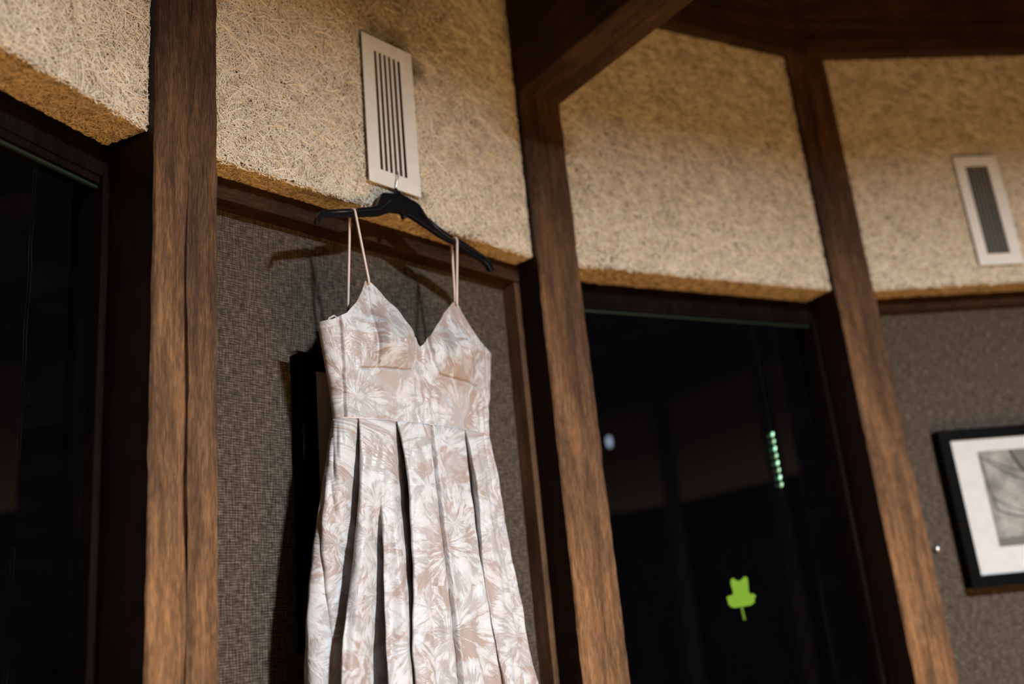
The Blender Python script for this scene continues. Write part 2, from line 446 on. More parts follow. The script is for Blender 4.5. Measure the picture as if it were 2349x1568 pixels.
# timber posts, rough sawn, with worn arrises
def post(i, label, crack=False, top=RB, seed=0):
    rng = np.random.default_rng(seed)
    w, dp = POSTW / 2, 0.20
    ch = 0.003
    xs = np.linspace(-w + ch, w - ch, 27)
    if crack:
        xc = 0.0
        xs = np.sort(np.concatenate([xs[np.abs(xs - xc) > 0.004], [xc - 0.0030, xc - 0.0009, xc + 0.0009, xc + 0.0030]]))
    prof = [(x, 0.0) for x in xs] + [(w, ch)] + [(w, y) for y in np.linspace(0.02, dp, 5)] + [(-w, y) for y in np.linspace(dp, 0.02, 5)] + [(-w, ch)]
    prof = np.array(prof)
    nz = 320
    zs = np.linspace(0, top, nz)
    n, k = nz, len(prof)
    V = np.zeros((n, k, 3))
    V[:, :, 0] = prof[None, :, 0]; V[:, :, 1] = prof[None, :, 1]; V[:, :, 2] = zs[:, None]
    def smooth_noise(a, b, amp):
        g = rng.normal(size=(n, k))
        for _ in range(a): g = (g + np.roll(g, 1, 0) + np.roll(g, -1, 0)) / 3
        for _ in range(b): g = (g + np.roll(g, 1, 1) + np.roll(g, -1, 1)) / 3
        return g / (g.std() + 1e-9) * amp
    face = (prof[:, 1] < 0.001)[None, :]
    V[:, :, 1] += np.where(face, smooth_noise(14, 1, 0.0010) + smooth_noise(2, 0, 0.0004), 0)
    edge = smooth_noise(2, 3, 0.0006)
    V[:, :, 0] += np.where(np.abs(prof[:, 0]) > w - 0.008, edge, 0)
    if crack:
        ci = [j for j in range(k) if face[0, j] and abs(prof[j, 0]) < 0.0035]
        d = np.clip((CAMZ + 0.78 - zs) / 0.25, 0, 1)
        wob = 0.0035 * np.sin(zs * 5.1) + 0.0016 * np.sin(zs * 17) + 0.004 * (zs - 1.5)
        for j in ci:
            V[:, j, 0] += wob
            if abs(prof[j, 0]) < 0.001: V[:, j, 1] += 0.016 * d
            else: V[:, j, 0] += np.sign(prof[j, 0]) * (d - 1) * 0.0012
    Fq = grid_faces(n, k, closed=True)
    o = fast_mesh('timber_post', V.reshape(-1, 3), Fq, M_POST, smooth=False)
    bm = bmesh.new(); bm.from_mesh(o.data); bm.verts.ensure_lookup_table()
    bm.faces.new([bm.verts[(n - 1) * k + j] for j in range(k)])
    bm.faces.new([bm.verts[j] for j in range(k - 1, -1, -1)])
    bmesh.ops.recalc_face_normals(bm, faces=bm.faces); bm.to_mesh(o.data); bm.free()
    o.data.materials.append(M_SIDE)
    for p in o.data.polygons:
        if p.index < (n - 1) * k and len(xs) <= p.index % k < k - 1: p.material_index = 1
    o.location = frame_org(i, POSTR); o.rotation_euler = (0, 0, frame_rot(i))
    return tag(o, label, 'post', 'timber posts of the round wall')
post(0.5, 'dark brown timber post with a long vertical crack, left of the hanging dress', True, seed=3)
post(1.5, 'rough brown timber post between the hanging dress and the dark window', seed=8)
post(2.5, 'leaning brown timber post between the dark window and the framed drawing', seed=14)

# ring beam segments and the tie beam
for i, lab in ((0, 'dark ring beam segment above the far left board'), (1, 'dark ring beam segment above the board behind the dress'),
               (2, 'dark ring beam segment above the board over the dark window'), (3, 'dark ring beam segment above the board at the far right')):
    hw = HALF + 0.004
    mb = MB().box(-hw, hw, -0.032, 0.14, RB, RB + 0.34)
    tag(solo('ring_beam', i, mb, M_BEAM, bevel=0.004), lab, 'beam', 'ring beam segments')
e = frame_org(1.5, POSTR)
mb = MB().box(-POSTW / 2, POSTW / 2, -0.96, 0.02, CAMZ + 1.288, CAMZ + 1.288 + 0.30)
tb = solo('tie_beam', 1.5, mb, M_BEAMY, rad=POSTR, bevel=0.005)
tag(tb, 'thick dark timber beam running inwards from the middle post', 'beam')

# upper wood-wool boards
def strands(n, s0, s1, z0, z1, q, seed, wmin=0.0008, wmax=0.0017, lmin=0.018, lmax=0.055, thick=0.0035, over=0.004, holes=(), plane='face'):
    rng = np.random.default_rng(seed)
    cs, cz = rng.uniform(s0, s1, n), rng.uniform(z0, z1, n)
    th = rng.uniform(0, math.pi, n)
    ln = rng.uniform(lmin, lmax, n)
    cur = rng.normal(0, 0.6, n)
    t = np.array([-0.5, -0.17, 0.17, 0.5])
    a = th[:, None] + cur[:, None] * t[None, :]
    step = np.zeros((n, 4, 2))
    for j in range(1, 4):
        am = (a[:, j] + a[:, j - 1]) / 2
        step[:, j, 0] = step[:, j - 1, 0] + np.cos(am) * ln / 3
        step[:, j, 1] = step[:, j - 1, 1] + np.sin(am) * ln / 3
    step -= step.mean(1, keepdims=True)
    ps, pz = cs[:, None] + step[:, :, 0], cz[:, None] + step[:, :, 1]
    lo_s = rng.normal(0, over * 0.5, (n, 1)); hi_s = rng.normal(0, over * 0.5, (n, 1))
    ps = np.clip(ps, s0 - over * 0.6 + lo_s, s1 + over * 0.6 + hi_s)
    pz = np.clip(pz, z0 - over * 0.8 + rng.normal(0, over * 0.6, (n, 1)), z1)
    layer = rng.uniform(0, 1, n) ** 1.3
    pq = q - layer[:, None] * thick + (1 - np.abs(t)[None, :] * 2) * rng.uniform(-0.002, 0.001, n)[:, None]
    wd_ = rng.uniform(wmin, wmax, n)[:, None] / 2
    ds, dz = -np.sin(a) * wd_, np.cos(a) * wd_
    tilt = rng.normal(0, 0.45, n)[:, None]
    A = np.stack([ps + ds, pq + tilt * wd_, pz + dz], -1)
    B = np.stack([ps - ds, pq - tilt * wd_, pz - dz], -1)
    V = np.stack([A, B], 2).reshape(n, 8, 3)
    base = (np.arange(n) * 8)[:, None, None]
    q4 = np.array([[0, 1, 3, 2], [2, 3, 5, 4], [4, 5, 7, 6]])[None]
    Fq = (base + q4)
    keep = np.ones(n, bool)
    for (a0, a1, b0, b1) in holes:
        keep &= ~((ps.max(1) > a0) & (ps.min(1) < a1) & (pz.max(1) > b0) & (pz.min(1) < b1))
    V = V[keep]; n2 = len(V)
    Fq = ((np.arange(n2) * 8)[:, None, None] + q4).reshape(-1, 4)
    return V.reshape(-1, 3), Fq

PANEL_INFO = {
    0: ('pale wood-wool board at the far left, beside the cracked post', 42000, 0.093),
    1: ('tan wood-wool board with the white vent the dress hangs from', 44000, 0.056),
    2: ('plain tan wood-wool board above the dark window with the leaf', 28000, 0.100),
    3: ('tan wood-wool board with the blurred vent at the far right', 28000, 0.080)}
VENT = (-0.0695, 0.0665, CAMZ + 0.911, CAMZ + 1.259)
for i, (lab, cnt, dep) in PANEL_INFO.items():
    e = empty('wood_wool_board', i, 0, 0, PB)
    tag(e, lab, 'wall board', 'wood-wool boards above the walls')
    s1 = 0.4105
    mb = MB()
    if i in (1, 3):          # opening for the duct behind the vent
        a, b, c, d = VENT[0] + 0.02, VENT[1] - 0.02, VENT[2] + 0.02, VENT[3] - 0.02
        mb.box(-s1, a, 0.004, dep, PB, RB + 0.02); mb.box(b, s1, 0.004, dep, PB, RB + 0.02)
        mb.box(a, b, 0.004, dep, PB, c); mb.box(a, b, 0.004, dep, d, RB + 0.02)
    else:
        mb.box(-s1, s1, 0.004, dep, PB, RB + 0.02)
    part('board_core', mb, M_BOARD, e)
    hole = [(VENT[0] + 0.012, VENT[1] - 0.012, VENT[2] + 0.012, VENT[3] - 0.012)] if i in (1, 3) else []
    V, Fq = strands(cnt, -s1, s1, PB, RB + 0.01, 0.0045, 40 + i, holes=hole)
    o = fast_mesh('wood_strands', V, Fq, M_STRAND_V if i == 1 else M_STRAND, e, smooth=False, origin=(0, 0, PB)); tag(o, kind='stuff')
    # cut lower edge: short strands lying in the horizontal plane
    V, Fq = strands(11000 if i < 2 else 6000, -s1, s1, 0.002, dep, -0.0002, 60 + i, lmin=0.006, lmax=0.022, wmax=0.0015, thick=0.0022, over=0.001)
    V = np.stack([V[:, 0], V[:, 2], V[:, 1] + PB], -1)
    o = fast_mesh('cut_edge_strands', V, Fq, M_SOFF, e, smooth=False, origin=(0, 0, PB)); tag(o, kind='stuff')

# lower walls with grasscloth (bays 1 and 3): trim frame flush under the board, cloth set back
for i, nm, cloth_lab, hq in ((1, 'wall_middle', 'grey-brown woven grasscloth wall behind the hanging dress', 0.057),
                             (3, 'wall_right', 'grey-brown woven grasscloth wall carrying the framed drawing', 0.081)):
    w_ = MB().box(-0.4275, 0.4275, 0.100, 0.16, 0.0, PB + 0.05)
    tag(solo(nm, i, w_, M_FABRIC), cloth_lab, kind='structure')
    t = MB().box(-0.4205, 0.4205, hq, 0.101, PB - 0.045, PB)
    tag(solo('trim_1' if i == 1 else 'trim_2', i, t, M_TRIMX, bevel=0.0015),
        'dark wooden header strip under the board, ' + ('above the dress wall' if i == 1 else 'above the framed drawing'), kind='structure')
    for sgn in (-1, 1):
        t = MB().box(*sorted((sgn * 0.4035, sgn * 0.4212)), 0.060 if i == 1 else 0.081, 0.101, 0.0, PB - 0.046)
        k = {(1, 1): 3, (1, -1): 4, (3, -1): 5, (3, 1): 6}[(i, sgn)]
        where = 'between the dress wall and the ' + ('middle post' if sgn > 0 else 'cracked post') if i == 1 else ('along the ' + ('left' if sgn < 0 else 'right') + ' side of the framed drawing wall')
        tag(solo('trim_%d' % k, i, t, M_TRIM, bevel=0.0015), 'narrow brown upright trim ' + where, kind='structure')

# windows (bays 0 and 2)
for i, nm, lab in ((0, 'window_1', 'black night window at the far left of the cracked post'), (2, 'window_2', 'black night window with the green leaf sticker')):
    e = empty(nm, i, 0, 0.10, 0.1)
    tag(e, lab, kind='structure')
    part('window_head', MB().box(-0.4285, 0.4285, 0.102, 0.17, PB - 0.055, PB + 0.05), M_FRAMEW, e, bevel=0.002)
    part('window_sill', MB().box(-0.427, 0.427, 0.094, 0.17, 0.0, 0.12), M_FRAMEW, e, bevel=0.002)
    for sgn in (-1, 1):
        part('window_jamb', MB().box(*sorted((sgn * 0.412, sgn * 0.4275)), 0.096, 0.17, 0.12, PB - 0.055), M_FRAMEW, e, bevel=0.002)
    part('glass_pane', MB().box(-0.412, 0.412, 0.118, 0.124, 0.12, PB - 0.055), M_GLASS, e)
    gb = part('green_glint_strip', MB().box(-0.412, 0.412, 0.108, 0.116, PB - 0.077, PB - 0.071), M_GLINT, e, bevel=0.002)  # strip carries the green reflection in its colour
    part('blind_box', MB().box(-0.412, 0.412, 0.106, 0.117, PB - 0.068, PB - 0.055), M_FRAMEW, e)
    gb['label'] = 'thin strip coloured as a green reflection'

# the rest of the round room, behind and beside the camera
rear = empty('wall_rear', 10, 0, 0.1, 0)
tag(rear, 'remaining bays of the round wall behind the camera', kind='structure')
def rear_part(name, i, mb, m, rad=APO):
    o = solo(name, i, mb, m, rad=rad)
    mw = Matrix.Translation(o.location) @ Matrix.Rotation(frame_rot(i), 4, 'Z')
    pm = Matrix.Translation(rear.location) @ Matrix.Rotation(frame_rot(10), 4, 'Z')
    o.parent = rear
    loc = pm.inverted() @ mw
    o.location = loc.translation; o.rotation_euler = loc.to_euler()
    return o
for i in range(4, 18):
    rear_part('upper_board', i, MB().box(-HALF, HALF, 0.0, 0.09, PB, RB + 0.02), M_BOARD)
    rear_part('lower_wall', i, MB().box(-HALF - 0.02, HALF + 0.02, 0.10, 0.16, 0, PB), M_FRAMEW)
    rear_part('ring_beam_segment', i, MB().box(-HALF - 0.004, HALF + 0.004, -0.032, 0.14, RB, RB + 0.34), M_BEAM)
for i in range(3, 17):
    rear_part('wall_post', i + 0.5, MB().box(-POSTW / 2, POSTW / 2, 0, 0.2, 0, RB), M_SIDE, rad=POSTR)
# roof upstand that closes the gap between ring beam and roof
for i in range(18):
    rear_part('roof_upstand', i, MB().box(-HALF - 0.03, HALF + 0.03, 0.02, 0.14, RB + 0.33, CAMZ + 2.06), M_BEAM)

# ------------------------------------------------------------------ pendant lamp and added warm fill
lamp = bpy.data.objects.new('pendant_lamp', None); COL.objects.link(lamp)
lamp.location = MAIN_POS
tag(lamp, 'shaded metal pendant lamp hung from the roof, outside the picture', 'lamp')
prof = [(0.135, -0.004), (0.14, 0.0), (0.125, 0.06), (0.06, 0.12), (0.02, 0.14), (0.02, 0.15), (0.0, 0.15)]
o = mesh_obj('lamp_shade', *(lambda b: (b.v, b.f))(MB().lathe(prof, 32)), M_SHADE, lamp, smooth=True)
o.modifiers.new('solid', 'SOLIDIFY').thickness = 0.003
mesh_obj('lamp_cord', *(lambda b: (b.v, b.f))(MB().tube([(0, 0, 0.14), (0, 0, 1.25)], 0.004, 6)), M_WIRE, lamp)
ld = bpy.data.lights.new('pendant_bulb', 'AREA')
ld.shape, ld.size, ld.energy, ld.color = 'DISK', 0.25, MAIN_W, MAIN_COL
ld.spread = math.radians(171)
lo_ = bpy.data.objects.new('pendant_bulb', ld); COL.objects.link(lo_)
lo_.parent = lamp; lo_.location = (0, 0, 0.002)

for k, (x, y) in enumerate(WARM_SPOTS):  # warm fill lights, added to brighten boards and undersides from below
    e = bpy.data.objects.new('warm_fill_lamp', None); COL.objects.link(e)
    e.location = (x, y, 0)
    tag(e, 'low warm fill light added on the floor, outside the picture', 'lamp', 'added warm fill lights')
    mesh_obj('fill_base', *(lambda b: (b.v, b.f))(MB().lathe([(0.0, 0), (0.12, 0), (0.12, 0.015), (0.015, 0.03), (0.012, 0.25), (0, 0.25)], 20)), M_SHADE, e)
    mesh_obj('fill_bowl', *(lambda b: (b.v, b.f))(MB().lathe([(0.0, 0.245), (0.06, 0.25), (0.15, 0.30), (0.17, 0.36)], 24)), M_SHADE, e, smooth=True)
    ld = bpy.data.lights.new('warm_fill', 'AREA')
    ld.shape, ld.size, ld.energy, ld.color = 'DISK', 0.30, WARM_W, WARM_COL
    b_ = bpy.data.objects.new('warm_fill', ld); COL.objects.link(b_)
    b_.parent = e; b_.location = (0, 0, 0.355); b_.rotation_euler = (math.pi, 0, 0)

# ------------------------------------------------------------------ vents
SLOTS = [-0.0357, -0.0231, -0.0103, 0.0021, 0.0147, 0.0286]
def vent(i, label, bar, barmat, recess):
    e = empty('wall_vent', i, 0, -0.005, VENT[2])
    tag(e, label, 'vent')
    z0, z1 = CAMZ + 0.945, CAMZ + 1.227
    a, b = -0.0392, 0.0318
    qa, qb = -0.0085, -0.0060
    mb = MB()
    mb.box(VENT[0], VENT[1], qa, qb, z1, VENT[3]); mb.box(VENT[0], VENT[1], qa, qb, VENT[2], z0)
    mb.box(VENT[0], a, qa, qb, z0, z1); mb.box(b, VENT[1], qa, qb, z0, z1)
    cover = part('cover_plate', mb, M_VENT, e)
    edges = [a] + [0] * 0
    for k in range(5):
        c = (SLOTS[k] + SLOTS[k + 1]) / 2
        part('slat', MB().box(c - bar / 2, c + bar / 2, qa + recess, qb + recess + 0.004, z0 - 0.001, z1 + 0.001), barmat, e)
    part('duct', MB().box(a - 0.008, a - 0.006, -0.004, 0.07, z0 - 0.008, z1 + 0.008).box(b + 0.006, b + 0.008, -0.004, 0.07, z0 - 0.008, z1 + 0.008)
         .box(a - 0.008, b + 0.008, -0.004, 0.07, z1 + 0.006, z1 + 0.008).box(a - 0.008, b + 0.008, -0.004, 0.07, z0 - 0.008, z0 - 0.006)
         .box(a - 0.008, b + 0.008, 0.06, 0.062, z0 - 0.008, z1 + 0.008), M_DUCT, e)
    for zz in (VENT[3] - 0.016, VENT[2] + 0.016):
        sc = MB().lathe([(0.0, 0.0012), (0.0022, 0.0008), (0.003, 0.0)], 10)
        sc.v = [(-0.002 + x, qa - z, zz + y) for x, y, z in sc.v]
        part('screw', sc, M_VENT, cover, smooth=True)
    if i == 3:
        part('cross_bar', MB().box(a, b, 0.004, 0.008, (z0 + z1) / 2 - 0.004, (z0 + z1) / 2 + 0.004), M_DUCT, e)
    return e
vent(1, 'white metal wall vent with vertical slots, holding the hanger hook', 0.0055, M_VENT, 0.0)
vent(3, 'white framed vent with shade-toned slats, far right above the framed drawing', 0.0052, M_SLATD, 0.002)

# ------------------------------------------------------------------ pictures
def picture(i, label, s0, s1, z0, z1, bar, art=None, q=0.062):
    e = empty('framed_picture', i, (s0 + s1) / 2, 0.1, z0)
    tag(e, label, 'picture')
    mb = MB()
    # mitred frame
    o = [(s0, z0), (s1, z0), (s1, z1), (s0, z1)]
    n_ = [(s0 + bar, z0 + bar), (s1 - bar, z0 + bar), (s1 - bar, z1 - bar), (s0 + bar, z1 - bar)]
    for k in range(4):
        l = (k + 1) % 4
        mb.add([(o[k][0], q, o[k][1]), (o[l][0], q, o[l][1]), (n_[l][0], q, n_[l][1]), (n_[k][0], q, n_[k][1]),
                (o[k][0], 0.099, o[k][1]), (o[l][0], 0.099, o[l][1]), (n_[l][0], 0.099, n_[l][1]), (n_[k][0], 0.099, n_[k][1])],
               [(0, 1, 2, 3), (7, 6, 5, 4), (0, 4, 5, 1), (1, 5, 6, 2), (2, 6, 7, 3), (3, 7, 4, 0)])
    part('frame', mb, M_PICT, e)
    a = art
    mb = MB()
    x0, x1, y0, y1 = s0 + bar - 0.002, s1 - bar + 0.002, z0 + bar - 0.002, z1 - bar + 0.002
    qm, qn = q + 0.004, q + 0.007
    mb.box(x0, a[0], qm, qn, y0, y1).box(a[1], x1, qm, qn, y0, y1).box(a[0], a[1], qm, qn, a[3], y1).box(a[0], a[1], qm, qn, y0, a[2])
    part('mat_board', mb, M_MATB, e)
    return e, (a, qn)
def make_art():
    m, nt, b = mat('pencil_drawing_paper')
    n = N(nt, 'TexNoise', i_Scale=16.0, i_Detail=5.0, i_Roughness=0.6)
    L(nt, coords(nt, (1, 1, 1)), n.inputs['Vector'])
    r = ramp(nt, [(0.3, (0.11, 0.11, 0.10)), (0.5, (0.21, 0.21, 0.195)), (0.7, (0.36, 0.36, 0.34))])
    L(nt, n.outputs[0], r.inputs[0]); L(nt, r.outputs[0], b.inputs['Base Color'])
    b.inputs['Roughness'].default_value = 0.9
    return m
M_ART = make_art()
e, (a, qn) = picture(3, 'black framed grey pencil drawing with wide white mat, far right wall', -0.2715, 0.2655, CAMZ + 0.030, CAMZ + 0.4565, 0.031,
                     (-0.168, 0.162, CAMZ + 0.130, CAMZ + 0.390))
pr = part('drawing', MB().box(a[0] - 0.003, a[1] + 0.003, qn, qn + 0.002, a[2] - 0.003, a[3] + 0.003), M_ART, e)
def stroke(pts, wdt, q):
    mb = MB()
    P = [Vector((x, 0, z)) for x, z in pts]
    v = []
    for k, p in enumerate(P):
        t = (P[min(k + 1, len(P) - 1)] - P[max(k - 1, 0)]).normalized()
        nn = Vector((-t.z, 0, t.x)) * wdt / 2
        v += [(p.x + nn.x, q, p.z + nn.z), (p.x - nn.x, q, p.z - nn.z)]
    return mb.add(v, [(2 * k, 2 * k + 1, 2 * k + 3, 2 * k + 2) for k in range(len(P) - 1)])
zz = CAMZ
def bez(p, n=16):
    p = [Vector((x, z + CAMZ)) for x, z in p]
    out = []
    for k in range(n + 1):
        t = k / n; q = list(p)
        while len(q) > 1: q = [q[j].lerp(q[j + 1], t) for j in range(len(q) - 1)]
        out.append((q[0].x, q[0].y))
    return out
for pts, wdt in ((bez([(-0.167, 0.378), (-0.13, 0.36), (-0.10, 0.315), (-0.03, 0.30)]), 0.0035),
                 (bez([(-0.165, 0.372), (-0.152, 0.30), (-0.150, 0.24), (-0.146, 0.228)]), 0.0038),
                 (bez([(-0.146, 0.228), (-0.11, 0.21), (-0.07, 0.196), (-0.01, 0.196), (0.06, 0.21)]), 0.0038),
                 (bez([(-0.15, 0.262), (-0.12, 0.24), (-0.09, 0.222), (-0.05, 0.214)]), 0.0025),
                 (bez([(-0.145, 0.372), (-0.10, 0.345), (-0.07, 0.325), (0.0, 0.322), (0.06, 0.30)]), 0.0025),
                 (bez([(-0.07, 0.39), (-0.06, 0.36), (-0.05, 0.33), (-0.02, 0.31)]), 0.010),
                 (bez([(0.02, 0.385), (0.06, 0.33), (0.09, 0.26), (0.12, 0.17)]), 0.004)):
    part('ink_line', stroke(pts, wdt, qn - 0.0006), M_INK, pr)
part('wash_band', MB().prism([(-0.1675, zz + 0.1305), (0.1615, zz + 0.1305), (0.1615, zz + 0.165), (-0.08, zz + 0.155), (-0.1675, zz + 0.152)], qn - 0.0004, qn), M_INKL, pr)
part('wash_block', MB().prism([(-0.062, zz + 0.39), (0.02, zz + 0.39), (0.01, zz + 0.335), (-0.045, zz + 0.335)], qn - 0.0004, qn), M_INKL, pr)

e, (a, qn) = picture(1, 'black framed picture mostly hidden behind the hanging dress', -0.1945, 0.205, CAMZ + 0.02, CAMZ + 0.554, 0.033,
                     (-0.10, 0.11, CAMZ + 0.13, CAMZ + 0.445), q=0.066)
part('drawing', MB().box(a[0] - 0.003, a[1] + 0.003, qn, qn + 0.002, a[2] - 0.003, a[3] + 0.003), M_ART, e)

# metal stud in the right wall
mb = MB().lathe([(0.0, 0.013), (0.005, 0.0125), (0.0080, 0.009), (0.0074, 0.005), (0.004, 0.002), (0.003, 0.0002)], 16)
mb.v = [(-0.3294 + x, 0.100 - z, CAMZ + 0.1408 + y) for x, y, z in mb.v]
tag(solo('wall_stud', 3, mb, M_METAL, smooth=True), 'small round silver stud in the wall left of the framed drawing', 'stud')

# ------------------------------------------------------------------ leaf sticker, string of lights, outdoor lamp
leaf = [(1700, 1330), (1692, 1324), (1686.5, 1327), (1687, 1338), (1691, 1349), (1694, 1357), (1692, 1363), (1684, 1364), (1679, 1367),
        (1682, 1374), (1684, 1382), (1690, 1389), (1700, 1391.5), (1711, 1390), (1722, 1389), (1736, 1387), (1744, 1380), (1743, 1373),
        (1746, 1366), (1740, 1361), (1732, 1361), (1729, 1356), (1728, 1345), (1726, 1332), (1724, 1323), (1718, 1321), (1711, 1328), (1707, 1331)]
# leaf outline in metres on the pane, taken from its proportions (0.090 m wide, 0.074 m tall blade)
def leaf_xy(px, py): return ((px - 1712) * 0.001345 - (py - 1356) * 0.00012 * -1 * -1 + 0.0262 - (py - 1356) * 0.00016, CAMZ + 0.0735 - (py - 1356) * 0.00104 - (px - 1712) * 0.00005)
e = empty('leaf_sticker', 2, 0.026, 0.117, CAMZ + 0.04)
tag(e, 'lime green leaf sticker on the dark window glass', 'sticker')
part('leaf_blade', MB().prism([leaf_xy(*p) for p in leaf][::-1], 0.1165, 0.1178), M_LEAF, e)
st = [leaf_xy(*p) for p in ((1714, 1388), (1717, 1400), (1720, 1410), (1723, 1420))]
for dx in (-0.0022, 0.0022):
    part('leaf_stem', stroke([(x + dx, z) for x, z in st], 0.0022, 0.1165), M_LEAF, e)

e = empty('string_light', 2, 0.206, 0.10, CAMZ + 0.33)
tag(e, 'short vertical string of eight tiny green lights at the dark window', 'string light')
sg, qg = 0.2105, 0.1132
part('wire', MB().tube([(sg, qg + 0.004, CAMZ + 0.315), (sg, qg + 0.004, CAMZ + 0.60), (sg, qg + 0.004, CAMZ + 0.783)], 0.0003, 5), M_WIRE, e)
for k in range(8):
    zc = CAMZ + 0.4715 - k * 0.0193
    mat_ = (M_LED, M_LEDW, M_LED, M_LEDW)[k % 4] if k not in (0, 6) else M_LED
    tilt = Vector((0.35, 0, 0.94)).normalized()
    hb, rb = 0.0066, 0.0034
    pts, rd = [], []
    for j in range(7):
        t = -1 + j / 3
        pts.append(Vector((sg, qg, zc)) + tilt * hb * t); rd.append(rb * math.sqrt(max(0.06, 1 - 0.75 * t * t)))
    b_ = part('bulb', MB().tube(pts, rd, 10), mat_, e, smooth=True)
    part('bulb_filament', MB().tube([Vector((sg, qg - 0.0034, zc)) - tilt * 0.003, Vector((sg, qg - 0.0034, zc)) + tilt * 0.003], 0.0013, 6), M_LEDC if mat_ is M_LED else M_LED, b_)

e = bpy.data.objects.new('outdoor_lamp', None); COL.objects.link(e)
e.location = (0.447, 4.94, 0.0); tag(e, 'small bluish white lamp outdoors, seen through the dark window', 'lamp')
mesh_obj('globe', *(lambda b: (b.v, b.f))(MB().lathe([(0.0, -0.03), (0.008, -0.026), (0.012, -0.01), (0.012, 0.01), (0.008, 0.026), (0, 0.03)], 12, (0, 0, CAMZ + 0.95))), M_GLOBE, e, smooth=True)
mesh_obj('pole', *(lambda b: (b.v, b.f))(MB().lathe([(0.0, 0), (0.08, 0), (0.06, 0.02), (0.012, 0.04), (0.010, CAMZ + 0.92), (0, CAMZ + 0.92)], 10)), M_WIRE, e)

# ------------------------------------------------------------------ hanger
QH = -0.035
def lean(z): return QH + (z - 0.80) * 0.25
def hpt(S, Z):
    q = lean(Z); return (S + 0.82 * (q - QH), q, Z + 0.45 * (q - QH) + CAMZ)
top = [(-0.2229, 0.7631), (-0.2212, 0.7774), (-0.2150, 0.7900), (-0.2040, 0.7975), (-0.1434, 0.8173), (-0.1425, 0.8125), (-0.1300, 0.8165), (-0.1291, 0.8221), (-0.0900, 0.8370), (-0.0783, 0.8441),
       (-0.0700, 0.8640), (-0.0635, 0.8761), (-0.0560, 0.8790), (-0.0306, 0.8836), (-0.0275, 0.8930), (-0.0190, 0.8945), (-0.0105, 0.8875), (0.0250, 0.8810), (0.0350, 0.8760), (0.0523, 0.8531), (0.0973, 0.8320), (0.1180, 0.8265), (0.1200, 0.8205), (0.1330, 0.8180),
       (0.1350, 0.8240), (0.1446, 0.8223), (0.2125, 0.8009), (0.2260, 0.7900), (0.2340, 0.7715)]
bot = [(0.2213, 0.7672), (0.2150, 0.7790), (0.2055, 0.7854), (0.1379, 0.8050), (0.0862, 0.8157), (0.0345, 0.8332), (0.0016, 0.8435), (-0.0030, 0.8360), (-0.0080, 0.8325), (-0.0125, 0.8350), (-0.0150, 0.8440),
       (-0.0426, 0.8382), (-0.0735, 0.8216), (-0.1281, 0.8045), (-0.1995, 0.7847), (-0.2090, 0.7790), (-0.2133, 0.7690)]
HG = empty('clothes_hanger', 1, 0, QH, CAMZ + 0.76)
tag(HG, 'black plastic clothes hanger hooked into the white vent', 'hanger')
poly = [hpt(*p) for p in top + bot]
nn = len(poly); th = 0.0055
V = [(x, q - th, z) for x, q, z in poly] + [(x, q + th, z) for x, q, z in poly]
hb_ = MB().add(V, [tuple(range(nn)), tuple(range(2 * nn - 1, nn - 1, -1))] + [(k, nn + k, nn + (k + 1) % nn, (k + 1) % nn) for k in range(nn)])
part('hanger_body', hb_, M_BLACK, HG, bevel=0.0018)
# stiffening ribs along both arms
for pts in ([(-0.200, 0.7925), (-0.125, 0.8150), (-0.075, 0.832), (-0.045, 0.862)], [(0.212, 0.794), (0.125, 0.8135), (0.085, 0.8255), (0.030, 0.858)]):
    pp = [Vector(hpt(*p)) + Vector((0, -0.006, 0)) for p in pts]
    part('rib', MB().tube(pp, 0.0022, 6), M_BLACK, HG, smooth=True)
neck = Vector(hpt(-0.0233, 0.893))
hook = [neck + Vector(p) for p in ((0, 0, -0.01), (0, 0, 0.012), (0.001, -0.003, 0.020), (0.0045, -0.004, 0.032), (0.0060, -0.0015, 0.045), (0.0068, 0.004, 0.053), (0.0072, 0.012, 0.057), (0.0072, 0.020, 0.054), (0.0072, 0.025, 0.044), (0.0072, 0.024, 0.034))]
hk = part('hook', MB().tube(hook, 0.0013, 8), M_METAL, HG, smooth=True)
part('hook_collar', MB().tube([neck + Vector((0, 0, -0.004)), neck + Vector((0, 0, 0.006))], [0.0042, 0.003], 10), M_BLACK, hk)

# ------------------------------------------------------------------ dress
Q0, S0 = -0.015, 0.004
def ip(x, xs, ys): return np.interp(x, xs, ys)
def topfront(s):
    a = np.abs(s)
    return ip(a, [0, 0.006, 0.026, 0.056, 0.082, 0.103, 0.112, 0.118, 0.128, 0.145, 0.168, 0.195, 0.222],
              [0.563, 0.567, 0.593, 0.629, 0.655, 0.675, 0.680, 0.677, 0.655, 0.628, 0.603, 0.588, 0.581])
ZW = 0.408
def Wb(z): return ip(z, [0.40, 0.46, 0.52, 0.59, 0.70], [0.1885, 0.1945, 0.205, 0.2165, 0.2165])
def seg_dist(s, z, pts):
    d = np.full(s.shape, 9.0)
    for (a, b), (c, e_) in zip(pts[:-1], pts[1:]):
        vx, vz = c - a, e_ - b
        t = np.clip(((s - a) * vx + (z - b) * vz) / (vx * vx + vz * vz), 0, 1)
        d = np.minimum(d, np.hypot(s - a - t * vx, z - b - t * vz))
    return d
DR = empty('dress', 1, S0, Q0, CAMZ)
tag(DR, 'blush and silver brocade spaghetti strap dress hanging on the black hanger', 'dress')
rng = np.random.default_rng(5)
